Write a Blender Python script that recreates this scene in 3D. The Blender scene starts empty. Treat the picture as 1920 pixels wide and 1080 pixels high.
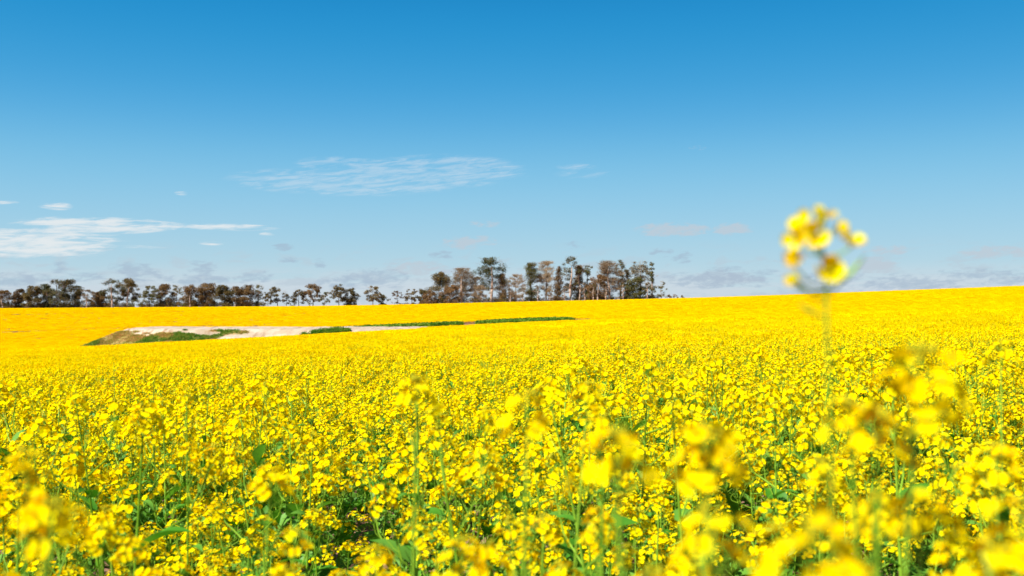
import bpy, math, random
import numpy as np
from mathutils import Vector, Quaternion, Matrix

D = bpy.data
scene = bpy.context.scene
COL = scene.collection
R = math.radians

# ------------------------------------------------------------------ camera
F = 1867.0            # focal length of a 35 mm lens in photo pixels
HOR = 572.0           # row of the true horizon
CAMZ = 1.0
cam_data = D.cameras.new('camera')
cam = D.objects.new('camera', cam_data)
COL.objects.link(cam)
cam.location = (0, 0, CAMZ)
cam.rotation_euler = (R(90) + math.atan((HOR - 540) / F), 0, 0)
cam_data.lens = 35
cam_data.sensor_width = 36
cam_data.clip_start = 0.02
cam_data.clip_end = 20000
cam_data.dof.use_dof = True
cam_data.dof.focus_distance = 9.0
cam_data.dof.aperture_fstop = 5.4
scene.camera = cam

# ------------------------------------------------------------------ light
SUN_TO = Vector((-0.60, -0.50, 0.92)).normalized()
sun_el = math.asin(SUN_TO.z)
sun_az = math.atan2(SUN_TO.x, SUN_TO.y)
sd = D.lights.new('sun', 'SUN')
sd.energy = 5.0
sd.angle = R(0.53)
sd.color = (1.0, 0.95, 0.87)
sun = D.objects.new('sun', sd)
COL.objects.link(sun)
sun.rotation_euler = (-SUN_TO).to_track_quat('-Z', 'Y').to_euler()
sun.location = (-60, -50, 80)

EXPO = 0.95
scene.view_settings.view_transform = 'Standard'
scene.view_settings.look = 'None'
scene.view_settings.gamma = 1
scene.view_settings.exposure = EXPO
scene.view_settings.use_curve_mapping = False
scene.render.engine = 'CYCLES'
cy = scene.cycles
cy.use_denoising = True
cy.max_bounces = 8
cy.diffuse_bounces = 5
cy.transmission_bounces = 5
cy.use_adaptive_sampling = False
scene.render.use_persistent_data = False

world = D.worlds.new('World')
scene.world = world
world.use_nodes = True
wt = world.node_tree
wt.nodes.clear()


class NT:
    """small helper to write node maths"""
    def __init__(self, t):
        self.t = t

    def n(self, typ, **kw):
        nd = self.t.nodes.new(typ)
        for k, v in kw.items():
            setattr(nd, k, v)
        return nd

    def put(self, sock, v):
        if isinstance(v, bpy.types.NodeSocket):
            self.t.links.new(v, sock)
        else:
            sock.default_value = v

    def m(self, op, a, b=0.0, c=0.0, clamp=False):
        nd = self.n('ShaderNodeMath', operation=op, use_clamp=clamp)
        self.put(nd.inputs[0], a)
        self.put(nd.inputs[1], b)
        if op in ('MULTIPLY_ADD', 'SMOOTH_MIN', 'SMOOTH_MAX'):
            self.put(nd.inputs[2], c)
        return nd.outputs[0]

    def mr(self, v, a, b, c=0.0, d=1.0, kind='SMOOTHSTEP'):
        nd = self.n('ShaderNodeMapRange', interpolation_type=kind)
        for i, x in enumerate((v, a, b, c, d)):
            self.put(nd.inputs[i], x)
        return nd.outputs[0]

    def mix(self, f, a, b):
        nd = self.n('ShaderNodeMix', data_type='RGBA')
        self.put(nd.inputs[0], f)
        for s, v in ((nd.inputs[6], a), (nd.inputs[7], b)):
            self.put(s, v if isinstance(v, bpy.types.NodeSocket) else (*v, 1.0))
        return nd.outputs[2]

    def noise(self, vec, scale, detail=4.0, rough=0.55, dist=0.0):
        nd = self.n('ShaderNodeTexNoise')
        if vec is not None:
            self.t.links.new(vec, nd.inputs['Vector'])
        nd.inputs['Scale'].default_value = scale
        nd.inputs['Detail'].default_value = detail
        nd.inputs['Roughness'].default_value = rough
        nd.inputs['Distortion'].default_value = dist
        return nd.outputs[0]


def build_sky():
    w = NT(wt)
    out = w.n('ShaderNodeOutputWorld')
    bg = w.n('ShaderNodeBackground')
    bg.inputs['Strength'].default_value = 0.10
    wt.links.new(bg.outputs[0], out.inputs[0])
    sky = w.n('ShaderNodeTexSky', sky_type='NISHITA')
    sky.sun_disc = False
    sky.sun_elevation = sun_el
    sky.sun_rotation = sun_az
    sky.altitude = 200
    sky.air_density = 1.0
    sky.dust_density = 0.4
    sky.ozone_density = 2.0
    tc = w.n('ShaderNodeTexCoord')
    sep = w.n('ShaderNodeSeparateXYZ')
    wt.links.new(tc.outputs['Generated'], sep.inputs[0])
    X, Y, Z = sep.outputs
    el = w.m('MULTIPLY', w.m('ARCSINE', Z), 57.29578)
    az = w.m('MULTIPLY', w.m('ARCTAN2', X, Y), 57.29578)
    # colour balance of the sky against its height above the horizon
    ramp = w.n('ShaderNodeValToRGB')
    cr = ramp.color_ramp
    cr.interpolation = 'B_SPLINE'
    stops = SKY_GAIN
    while len(cr.elements) < len(stops):
        cr.elements.new(0.5)
    for e, (p, c) in zip(cr.elements, stops):
        e.position = p
        e.color = (*c, 1)
    wt.links.new(w.mr(el, 0.0, 40.0, 0, 1, 'LINEAR'), ramp.inputs[0])
    sc = w.n('ShaderNodeVectorMath', operation='SCALE')
    wt.links.new(ramp.outputs[0], sc.inputs[0])
    sc.inputs[3].default_value = 1 / (0.10 * 2 ** EXPO)
    hz = w.n('ShaderNodeVectorMath', operation='SCALE')
    wt.links.new(sky.outputs[0], hz.inputs[0])
    hz.inputs[3].default_value = 0.8
    base = w.mix(0.95, hz.outputs[0], sc.outputs[0])

    def coords(sx, sy, off=0.0):
        cb = w.n('ShaderNodeCombineXYZ')
        wt.links.new(w.m('MULTIPLY', az, sx), cb.inputs[0])
        wt.links.new(w.m('MULTIPLY_ADD', az, SHEAR * sy, w.m('MULTIPLY', el, sy)), cb.inputs[1])
        cb.inputs[2].default_value = off
        return cb.outputs[0]

    def clouds(base, spec, noise, edge, soft, color, most):
        field = None
        for px, py, rx, ry, a in spec:
            ca = math.degrees(math.atan((px - 960) / F))
            ce = math.degrees(math.atan((HOR - py) / F * math.cos(math.radians(ca))))
            dx = w.m('MULTIPLY', w.m('SUBTRACT', az, ca), 32.6 / rx)
            dy = w.m('MULTIPLY', w.m('SUBTRACT', el, ce), 32.6 / ry)
            r2 = w.m('ADD', w.m('MULTIPLY', dx, dx), w.m('MULTIPLY', dy, dy))
            f = w.m('MULTIPLY', w.m('SUBTRACT', 1.0, w.m('MULTIPLY', r2, 0.5), clamp=True), a)
            field = f if field is None else w.m('MAXIMUM', field, f)
        v = w.m('ADD', field, w.m('MULTIPLY', w.m('SUBTRACT', noise, 0.5), edge))
        dens = w.m('MULTIPLY', w.mr(v, 0.5 - soft, 0.5 + soft), most)
        dens = w.m('MULTIPLY', dens, w.mr(field, 0.0, 0.25))
        return w.mix(dens, base, color)

    SHEAR = -0.06
    k = 1 / (0.10 * 2 ** EXPO)
    # broad pale veil and faint grey rags low over the whole horizon
    nz = w.noise(coords(0.12, 0.9, 3.1), 1.0, 6, 0.62)
    veil = w.m('MULTIPLY', w.mr(nz, 0.36, 0.52), w.mr(el, 2.5, 0.9))
    base = w.mix(w.m('MULTIPLY', veil, 0.72), base, tuple(c * k for c in (0.62, 0.69, 0.76)))
    nz = w.noise(coords(0.55, 1.6, 9.0), 1.0, 5, 0.6, 0.3)
    rag = w.m('MULTIPLY', w.mr(nz, 0.50, 0.64), w.m('MULTIPLY', w.mr(el, 3.9, 1.6), w.mr(el, -0.5, 0.6)))
    base = w.mix(w.m('MULTIPLY', rag, 0.62), base, tuple(c * k for c in (0.49, 0.59, 0.68)))
    # small rounded greyish-pink clouds
    puff = w.noise(coords(1.3, 3.6, 1.7), 1.0, 6, 0.65, 0.3)
    base = clouds(base, CLOUD_PUFF, puff, 2.6, 0.34, tuple(c * k for c in (0.52, 0.60, 0.68)), 0.80)
    base = clouds(base, CLOUD_GREY, puff, 2.8, 0.36, tuple(c * k for c in (0.37, 0.48, 0.61)), 0.62)
    # streaky white clouds and high feathery wisps
    streak = w.noise(coords(0.55, 4.2, 5.0), 1.0, 6, 0.62, 0.4)
    base = clouds(base, CLOUD_WHITE, streak, 3.4, 0.55, tuple(c * k for c in (0.82, 0.85, 0.86)), 0.86)
    SHEAR = -0.11
    wisp = w.noise(coords(0.55, 4.2, 7.7), 1.0, 7, 0.68, 0.5)
    base = clouds(base, CLOUD_WISP, wisp, 5.5, 0.75, tuple(c * k for c in (0.74, 0.80, 0.86)), 0.36)
    wt.links.new(base, bg.inputs['Color'])


# position 0..1 is 0..40 degrees of elevation


def lin(r, g, b):
    return tuple((v / 255 / 12.92 if v < 10 else ((v / 255 + .055) / 1.055) ** 2.4) for v in (r, g, b))


SKY_GAIN = [((HOR - py) / F * 57.3 * 0.98 / 40, lin(*c)) for py, c in (
    (572, (200, 217, 226)), (505, (178, 211, 227)), (440, (160, 206, 229)), (370, (140, 199, 230)), (300, (116, 189, 228)),
    (230, (84, 172, 223)), (160, (58, 160, 217)), (80, (32, 149, 210)), (0, (8, 139, 204)))] + [(0.75, lin(4, 112, 180)), (1.0, lin(2, 95, 165))]
# px, py, radius x, radius y, weight   (directions, photo pixels)
CLOUD_WHITE = [(192, 422, 110, 11, 0.92), (120, 436, 66, 7, 0.6), (45, 458, 110, 19, 0.85), (-60, 455, 130, 22, 0.9),
               (150, 449, 60, 5, 0.6), (432, 426, 66, 5, 0.66), (103, 386, 22, 6, 0.52), (8, 379, 18, 3, 0.55),
               (340, 362, 11, 3, 0.45), (-320, 430, 150, 14, 0.9), (2150, 470, 120, 12, 0.8), (240, 463, 50, 3, 0.5),
               (500, 439, 12, 3, 0.45), (400, 456, 22, 3, 0.45)]
CLOUD_WISP = [(650, 341, 165, 20, 0.62), (830, 320, 125, 24, 0.56), (570, 350, 90, 8, 0.55), (700, 318, 110, 16, 0.5), (1095, 325, 44, 9, 0.2),
              (1080, 312, 30, 5, 0.4), (630, 308, 60, 12, 0.5)]
CLOUD_PUFF = [(1262, 430, 60, 11, 0.9), (1375, 429, 34, 10, 0.85), (868, 456, 38, 11, 0.85), (905, 452, 24, 9, 0.7),
              (778, 502, 38, 12, 0.85), (830, 505, 26, 9, 0.55), (1643, 498, 34, 14, 0.95), (1668, 470, 36, 8, 0.75),
              (1870, 472, 50, 10, 0.8), (1310, 276, 16, 4, 0.36), (912, 418, 28, 7, 0.45), (1360, 524, 60, 12, 0.6),
              (270, 540, 34, 14, 0.6)]
CLOUD_GREY = [(40, 525, 50, 12, 0.7), (375, 502, 24, 12, 0.7), (523, 463, 22, 7, 0.7), (540, 488, 16, 6, 0.7),
              (600, 494, 10, 8, 0.6), (250, 510, 40, 16, 0.7), (112, 502, 14, 10, 0.65), (700, 522, 60, 16, 0.75),
              (640, 532, 46, 12, 0.7), (480, 520, 30, 12, 0.7), (360, 523, 70, 10, 0.6), (830, 478, 22, 8, 0.65),
              (1240, 474, 20, 8, 0.6), (1345, 525, 90, 14, 0.75), (1280, 482, 18, 10, 0.55), (1700, 530, 110, 14, 0.7),
              (1815, 515, 44, 10, 0.75), (1435, 512, 24, 7, 0.6), (1560, 520, 60, 14, 0.6), (1900, 520, 50, 12, 0.6),
              (1360, 505, 30, 6, 0.5), (1080, 460, 26, 7, 0.4), (160, 520, 50, 10, 0.5)]
build_sky()

# ------------------------------------------------------------------ helpers


def mat(name, build):
    m = D.materials.new(name)
    m.use_nodes = True
    m.node_tree.nodes.clear()
    t = NT(m.node_tree)
    out = t.n('ShaderNodeOutputMaterial')
    m.node_tree.links.new(build(t), out.inputs[0])
    return m


def leafy(ca, cb, scale, trans=0.3, rough=0.6, gloss=0.0, tint=(1, 1, 1), lo=0.32, hi=0.62, rnd=0.25):
    """thin petals or leaves: diffuse and translucent, two tones broken by noise and by piece"""
    def f(t):
        geo = t.n('ShaderNodeNewGeometry')
        oi = t.n('ShaderNodeObjectInfo')
        nz = t.noise(geo.outputs['Position'], scale, 3)
        v = t.m('ADD', nz, t.m('MULTIPLY', t.m('SUBTRACT', oi.outputs['Random'], 0.5), rnd))
        col = t.mix(t.mr(v, lo, hi), ca, cb)
        di = t.n('ShaderNodeBsdfDiffuse')
        t.put(di.inputs[0], col)
        tr = t.n('ShaderNodeBsdfTranslucent')
        tm = t.n('ShaderNodeMix', data_type='RGBA', blend_type='MULTIPLY')
        tm.inputs[0].default_value = 1
        t.put(tm.inputs[6], col)
        tm.inputs[7].default_value = (*tint, 1)
        t.put(tr.inputs[0], tm.outputs[2])
        mx = t.n('ShaderNodeMixShader')
        mx.inputs[0].default_value = trans
        t.put(mx.inputs[1], di.outputs[0])
        t.put(mx.inputs[2], tr.outputs[0])
        if gloss:
            gl = t.n('ShaderNodeBsdfGlossy')
            gl.inputs['Roughness'].default_value = rough
            gl.inputs[0].default_value = (1, 1, 1, 1)
            m2 = t.n('ShaderNodeMixShader')
            m2.inputs[0].default_value = gloss
            t.put(m2.inputs[1], mx.outputs[0])
            t.put(m2.inputs[2], gl.outputs[0])
            return m2.outputs[0]
        return mx.outputs[0]
    return f


def matte(ca, cb, scale, bump=0.0, bscale=None, lo=0.35, hi=0.65, rough=0.95):
    def f(t):
        geo = t.n('ShaderNodeNewGeometry')
        nz = t.noise(geo.outputs['Position'], scale, 5, 0.6)
        col = t.mix(t.mr(nz, lo, hi), ca, cb)
        p = t.n('ShaderNodeBsdfPrincipled')
        t.put(p.inputs['Base Color'], col)
        p.inputs['Roughness'].default_value = rough
        p.inputs['Specular IOR Level'].default_value = 0.15
        if bump:
            b = t.n('ShaderNodeBump')
            b.inputs['Strength'].default_value = 1
            b.inputs['Distance'].default_value = bump
            t.put(b.inputs['Height'], t.noise(geo.outputs['Position'], bscale or scale * 4, 6, 0.65))
            t.put(p.inputs['Normal'], b.outputs[0])
        return p.outputs[0]
    return f


M = {}
M['petal'] = mat('petal', leafy((0.90, 0.59, 0.0), (0.94, 0.84, 0.002), 45, 0.42, tint=(1, 0.70, 0.15), rnd=0.15))
M['stem'] = mat('stem', leafy((0.15, 0.30, 0.015), (0.24, 0.42, 0.03), 12, 0.15, gloss=0.01, rough=0.45))
M['bud'] = mat('bud', leafy((0.42, 0.42, 0.02), (0.55, 0.50, 0.02), 60, 0.2))
M['leaf'] = mat('leaf', leafy((0.055, 0.20, 0.012), (0.13, 0.31, 0.035), 9, 0.3, gloss=0.012, rough=0.5, tint=(1, 1.1, .5), rnd=0.5))
M['soil'] = mat('soil', matte((0.13, 0.065, 0.035), (0.30, 0.17, 0.11), 6, 0.02, 40))
M['clod'] = mat('clod', matte((0.20, 0.10, 0.06), (0.40, 0.25, 0.17), 10, 0.004, 150))
M['straw'] = mat('straw', matte((0.45, 0.32, 0.20), (0.55, 0.42, 0.30), 20))
M['bark_pale'] = mat('bark_pale', matte((0.26, 0.16, 0.11), (0.52, 0.40, 0.31), 1.2, 0.02, 8))
M['bark_grey'] = mat('bark_grey', matte((0.15, 0.115, 0.10), (0.30, 0.24, 0.21), 1.2, 0.02, 8))
M['bark_dark'] = mat('bark_dark', matte((0.035, 0.028, 0.022), (0.10, 0.08, 0.065), 1.2, 0.02, 8))
M['gum_olive'] = mat('gum_olive', leafy((0.058, 0.045, 0.008), (0.170, 0.115, 0.028), 0.9, 0.15, gloss=0.02))
M['gum_green'] = mat('gum_green', leafy((0.032, 0.040, 0.006), (0.120, 0.108, 0.022), 0.9, 0.15, gloss=0.02))
M['gum_brown'] = mat('gum_brown', leafy((0.082, 0.045, 0.011), (0.200, 0.112, 0.032), 0.8, 0.15, gloss=0.02))
M['gum_red'] = mat('gum_red', leafy((0.125, 0.066, 0.024), (0.26, 0.150, 0.064), 0.8, 0.15, gloss=0.01))
M['gum_twig'] = mat('gum_twig', leafy((0.18, 0.125, 0.075), (0.36, 0.27, 0.17), 0.8, 0.1))
M['grass'] = mat('grass', leafy((0.09, 0.22, 0.02), (0.24, 0.28, 0.04), 0.5, 0.25, rnd=0.8))
M['dry_grass'] = mat('dry_grass', leafy((0.55, 0.30, 0.10), (0.36, 0.32, 0.06), 0.6, 0.25, rnd=0.8))
M['weed'] = mat('weed', leafy((0.05, 0.15, 0.012), (0.18, 0.28, 0.025), 1.4, 0.25, rnd=0.6))


def bank_material(t):
    geo = t.n('ShaderNodeNewGeometry')
    pos = geo.outputs['Position']
    sand = t.mix(t.mr(t.noise(pos, 0.5, 5), 0.38, 0.66), (0.36, 0.275, 0.185), (0.50, 0.41, 0.30))
    st = t.n('ShaderNodeMapping')
    st.inputs['Scale'].default_value = (1.0, 0.25, 0.5)
    t.put(st.inputs[0], pos)
    sand = t.mix(t.mr(t.noise(st.outputs[0], 1.0, 5), 0.52, 0.66), sand, (0.29, 0.195, 0.12))
    peb = t.mr(t.noise(pos, 2.2, 4, 0.7), 0.60, 0.68)
    sand = t.mix(t.m('MULTIPLY', peb, 0.7), sand, (0.16, 0.11, 0.07))
    at = t.n('ShaderNodeAttribute', attribute_name='growth')
    gr = t.mix(t.mr(t.noise(pos, 0.45, 4), 0.42, 0.60), (0.34, 0.22, 0.08), (0.20, 0.23, 0.05))
    col = t.mix(at.outputs['Fac'], sand, gr)
    p = t.n('ShaderNodeBsdfPrincipled')
    t.put(p.inputs['Base Color'], col)
    p.inputs['Roughness'].default_value = 1
    p.inputs['Specular IOR Level'].default_value = 0.1
    b = t.n('ShaderNodeBump')
    b.inputs['Strength'].default_value = 1
    b.inputs['Distance'].default_value = 0.12
    t.put(b.inputs['Height'], t.noise(pos, 3, 6, 0.65))
    t.put(p.inputs['Normal'], b.outputs[0])
    return p.outputs[0]


M['bank'] = mat('bank', bank_material)


class MB:
    def __init__(self):
        self.v = []
        self.f = []
        self.m = []
        self.k = 0

    def add(self, verts, faces, mi=0):
        o = self.k
        self.v.extend([tuple(p) for p in verts])
        self.f.extend([tuple(i + o for i in f) for f in faces])
        self.m.extend([mi] * len(faces))
        self.k += len(verts)

    def tube(self, pts, rad, sides=5, mi=0, cap=True):
        rings = []
        for i, p in enumerate(pts):
            a = pts[max(i - 1, 0)]
            b = pts[min(i + 1, len(pts) - 1)]
            d = (Vector(b) - Vector(a))
            if d.length < 1e-9:
                d = Vector((0, 0, 1))
            q = d.to_track_quat('Z', 'Y')
            r = rad[i] if isinstance(rad, (list, tuple)) else rad
            rings.append([Vector(p) + q @ Vector((r * math.cos(2 * math.pi * j / sides), r * math.sin(2 * math.pi * j / sides), 0)) for j in range(sides)])
        vs = [v for ring in rings for v in ring]
        fs = []
        for i in range(len(pts) - 1):
            for j in range(sides):
                a, b = i * sides + j, i * sides + (j + 1) % sides
                fs.append((a, b, b + sides, a + sides))
        if cap:
            fs.append(tuple(range(sides))[::-1])
            fs.append(tuple((len(pts) - 1) * sides + j for j in range(sides)))
        self.add(vs, fs, mi)

    def mesh(self, name, mats, smooth=False):
        me = D.meshes.new(name)
        me.from_pydata(self.v, [], self.f)
        for x in mats:
            me.materials.append(x)
        if len(mats) > 1:
            me.polygons.foreach_set('material_index', self.m)
        if smooth:
            me.polygons.foreach_set('use_smooth', [True] * len(self.f))
        me.update()
        return me


def link(name, me, parent=None, label=None, cat=None, group=None, kind=None, col=COL):
    o = D.objects.new(name, me)
    if col is not None:
        col.objects.link(o)
    if parent is not None:
        o.parent = parent
    for k, v in (('label', label), ('category', cat), ('group', group), ('kind', kind)):
        if v:
            o[k] = v
    return o


def copy_tree(o, parent=None):
    c = o.copy()
    COL.objects.link(c)
    c.parent = parent
    for ch in KIDS.get(o.name, ()):
        copy_tree(ch, c)
    return c


KIDS = {}


def child(o, parent):
    KIDS.setdefault(parent.name, []).append(o)
    return o


# ------------------------------------------------------------------ terrain
CROP = 0.58


def near_plane(x, y):
    x = np.clip(x, -150, 200)
    return -0.0158 * np.maximum(y, -120) + 0.0405 * x - 0.0105 * (np.sqrt(x * x + 25) - 5) - 0.16 * np.exp(-(y / 24.0) ** 2) \
        - 0.50 * np.exp(-((x + 47) / 20) ** 2) * np.exp(-((y - 116) / 30) ** 2)


def ridge(x):
    x = np.clip(x, -230, 260)
    return 1.8 + 0.0219 * x + 0.0000679 * x * x - CROP


def ground(x, y):
    x = np.asarray(x, float)
    y = np.asarray(y, float)
    n = near_plane(x, y)
    t = np.clip((y - 125) / 175, 0, 1)
    p0 = near_plane(x, np.full_like(y, 125.0))
    p1 = ridge(x)
    m0, m1 = -0.0158 * 175, 0.004 * 175
    h = (2 * t**3 - 3 * t**2 + 1) * p0 + (t**3 - 2 * t**2 + t) * m0 + (-2 * t**3 + 3 * t**2) * p1 + (t**3 - t**2) * m1
    s = np.clip(y - 300, 0, 340)
    far = p1 + 0.004 * s - 0.00022 * s * s
    z = np.where(y <= 125, n, np.where(y <= 300, h, far))
    und = 0.10 * np.sin(x * 0.055 + 1.3) * np.sin(y * 0.043 + 0.4) * np.clip((y - 25) / 60, 0, 1)
    return z + und


def gz(x, y):
    return float(ground(x, y))


def at(px, py, d):
    """world point seen at a photo pixel, at distance d in front of the camera"""
    return (px - 960) / F * d, d, CAMZ + (HOR - py) / F * d


rs = np.random.RandomState(7)


def smooth_noise(x, y, s, seed):
    r = np.random.RandomState(seed)
    z = 0
    for k in range(5):
        a = r.uniform(0, 6.28)
        f = s * (1 + 0.7 * k)
        z = z + np.sin(x * f * math.cos(a) + y * f * math.sin(a) + r.uniform(0, 6.28)) / (1 + 0.5 * k)
    return z / 3.0


xs = np.concatenate([-np.geomspace(8000, 4.2, 60), np.arange(-4, 4.01, 0.055), np.geomspace(4.2, 8000, 60)])
ys = np.concatenate([-np.geomspace(3000, 1.0, 18), np.arange(0, 7.0, 0.055), np.geomspace(7.1, 700, 110), np.geomspace(760, 9000, 12)])
XX, YY = np.meshgrid(xs, ys)
ZZ = ground(XX, YY)
fine = np.clip((8 - np.hypot(XX, YY)) / 2, 0, 1)
ZZ = ZZ + fine * (rs.uniform(-0.012, 0.012, XX.shape) + 0.015 * smooth_noise(XX, YY, 9, 3))
nx, ny = len(xs), len(ys)
idx = np.arange(nx * ny).reshape(ny, nx)
quads = np.stack([idx[:-1, :-1], idx[:-1, 1:], idx[1:, 1:], idx[1:, :-1]], -1).reshape(-1, 4)
me = D.meshes.new('ground')
me.from_pydata(np.stack([XX, YY, ZZ], -1).reshape(-1, 3).tolist(), [], quads.tolist())
me.materials.append(M['soil'])
me.polygons.foreach_set('use_smooth', [True] * len(quads))
link('ground', me, kind='structure', label='reddish brown bare soil showing between the canola stems')

# ------------------------------------------------------------------ earth bank of the farm dam
BX0, BX1, BY0, BY1 = -57.0, -12.0, 119.0, 150.0
BANK_TOP = 1 - 131 * 43.5 / F


def bank_height(x, y):
    """height of the bank's surface over the field, negative where there is no bank"""
    g = ground(x, y)
    front = (y - 121.0 - 0.8 * np.sin(x * 0.35) - 2.4 * np.clip((x + 46) / 8, 0, 1)) * 0.46
    left = (x + 55.5 + 0.12 * (y - 125)) * 0.52
    back = (147.0 - y) * 0.5
    lim = BANK_TOP - 0.06 * np.clip((x + 44) / 20, -1, 1)
    ramp = np.minimum(np.minimum(front, left), back) - 0.3
    z = np.minimum(g + ramp, lim)
    return z


gxs = np.arange(BX0, BX1, 0.28)
gys = np.arange(BY0, BY1, 0.28)
GX, GY = np.meshgrid(gxs, gys)
GZ = bank_height(GX, GY)
rough = 0.16 * smooth_noise(GX, GY, 0.9, 11) + 0.07 * smooth_noise(GX, GY, 2.3, 12) + rs.uniform(-0.05, 0.05, GX.shape)
top_flat = np.clip((GZ - (ground(GX, GY))) / 0.8, 0, 1)
GZ = GZ + rough * np.where(GZ > BANK_TOP - 0.35, 0.35, 1.0) * top_flat
EDGE = 0.34


def growth(x, y, z):
    """how much grass grows on the bank: the left half of its front face"""
    g = ground(x, y)
    rel = (z - g) / np.maximum(BANK_TOP - g, 0.3)          # 0 at foot, 1 at crest
    n = smooth_noise(x * .8, z * 2.5, 1.1, 21) + .7 * smooth_noise(x, z * 4, 2.1, 22)
    lim = 0.85 + 0.24 * n
    front = np.clip((131.5 - y) / 1.0, 0, 1)
    side = np.clip((-39.4 + 6.0 * rel + 1.6 * n - x) / 0.5, 0, 1)
    return np.clip((lim - rel) / 0.10, 0, 1) * front * side


GR = growth(GX, GY, GZ)
nx, ny = len(gxs), len(gys)
idx = np.arange(nx * ny).reshape(ny, nx)
quads = np.stack([idx[:-1, :-1], idx[:-1, 1:], idx[1:, 1:], idx[1:, :-1]], -1).reshape(-1, 4)
me = D.meshes.new('earth_bank')
me.from_pydata(np.stack([GX, GY, GZ], -1).reshape(-1, 3).tolist(), [], quads.tolist())
me.materials.append(M['bank'])
a = me.attributes.new('growth', 'FLOAT', 'POINT')
a.data.foreach_set('value', GR.reshape(-1).astype(np.float32))
me.polygons.foreach_set('use_smooth', [True] * len(quads))
link('earth_bank', me, kind='structure', label='long pale sandy earth bank lying across the yellow field')


def on_bank(x, y):
    inb = (x > BX0) & (x < BX1) & (y > BY0) & (y < BY1)
    return inb & (bank_height(x, y) > ground(x, y) - 0.05)


def on_dam(x, y):
    """the uncropped ground of the dam behind the bank and beside it"""
    e = ((x + 22) / 37.0) ** 2 + ((y - 152) / 14.0) ** 2
    f = ((x - 1) / 11.5) ** 2 + ((y - 151) / 8.0) ** 2
    return on_bank(x, y) | ((e < 1) & (x > -56)) | (f < 1)


# ------------------------------------------------------------------ scatter by geometry nodes
def scatter(name, points, protos, label, cat=None):
    """one object of kind stuff: PROTOS set out at the rows (x, y, z, rx, ry, rz, scale, variant) of POINTS"""
    pc = D.collections.new(name + '_pieces')
    for i, pm in enumerate(protos):
        o = D.objects.new('%s_piece_%02d' % (name, i), pm)
        pc.objects.link(o)
    pts = np.asarray(points, float)
    me = D.meshes.new(name)
    me.vertices.add(len(pts))
    me.vertices.foreach_set('co', pts[:, :3].reshape(-1).astype(np.float32))
    a = me.attributes.new('turn', 'FLOAT_VECTOR', 'POINT')
    a.data.foreach_set('vector', pts[:, 3:6].reshape(-1).astype(np.float32))
    a = me.attributes.new('size', 'FLOAT', 'POINT')
    a.data.foreach_set('value', pts[:, 6].astype(np.float32))
    a = me.attributes.new('variant', 'INT', 'POINT')
    a.data.foreach_set('value', pts[:, 7].astype(np.int32))
    o = link(name, me, label=label, kind='stuff')
    g = D.node_groups.new(name, 'GeometryNodeTree')
    g.interface.new_socket('Geometry', in_out='INPUT', socket_type='NodeSocketGeometry')
    g.interface.new_socket('Geometry', in_out='OUTPUT', socket_type='NodeSocketGeometry')
    n = g.nodes
    gi, go = n.new('NodeGroupInput'), n.new('NodeGroupOutput')
    ci = n.new('GeometryNodeCollectionInfo')
    ci.inputs['Collection'].default_value = pc
    ci.inputs['Separate Children'].default_value = True
    ci.inputs['Reset Children'].default_value = True
    ip = n.new('GeometryNodeInstanceOnPoints')
    ip.inputs['Pick Instance'].default_value = True

    def named(nm, typ):
        q = n.new('GeometryNodeInputNamedAttribute')
        q.data_type = typ
        q.inputs[0].default_value = nm
        return next(s for s in q.outputs if s.enabled and s.name == 'Attribute')
    L = g.links.new
    L(gi.outputs[0], ip.inputs['Points'])
    L(ci.outputs[0], ip.inputs['Instance'])
    L(named('variant', 'INT'), ip.inputs['Instance Index'])
    L(named('turn', 'FLOAT_VECTOR'), ip.inputs['Rotation'])
    L(named('size', 'FLOAT'), ip.inputs['Scale'])
    L(ip.outputs[0], go.inputs[0])
    md = o.modifiers.new('scatter', 'NODES')
    md.node_group = g
    return o


# ------------------------------------------------------------------ trees
def blob_leaves(mb, c, r, n, size, rng, flat=0.75, mi=0):
    """n leaf-sized faces in a tuft of radius r round c"""
    for _ in range(n):
        d = Vector((rng.gauss(0, 1), rng.gauss(0, 1), rng.gauss(0, 1))).normalized() * (rng.random() ** 0.42)
        p = Vector((c[0] + d.x * r, c[1] + d.y * r, c[2] + d.z * r * flat))
        s = size * rng.uniform(0.6, 1.3)
        u = Vector((rng.gauss(0, 1), rng.gauss(0, 1), rng.gauss(0, 0.8))).normalized()
        v = u.cross(Vector((rng.gauss(0, 1), rng.gauss(0, 1), rng.gauss(0, 1)))).normalized() * 0.55
        mb.add([p - u * s * .5, p + v * s * .5, p + u * s * .5, p - v * s * .5], [(0, 1, 2, 3)], mi)


def curve_pts(a, b, sag, k, rng, wob=0.05):
    a, b = Vector(a), Vector(b)
    L = (b - a).length
    out = []
    off = Vector((rng.uniform(-1, 1), rng.uniform(-1, 1), 0)) * L * wob
    for i in range(k + 1):
        t = i / k
        p = a.lerp(b, t)
        p.z += sag * L * t * (1 - t)
        p += off * math.sin(math.pi * t)
        out.append(p)
    return out


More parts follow.
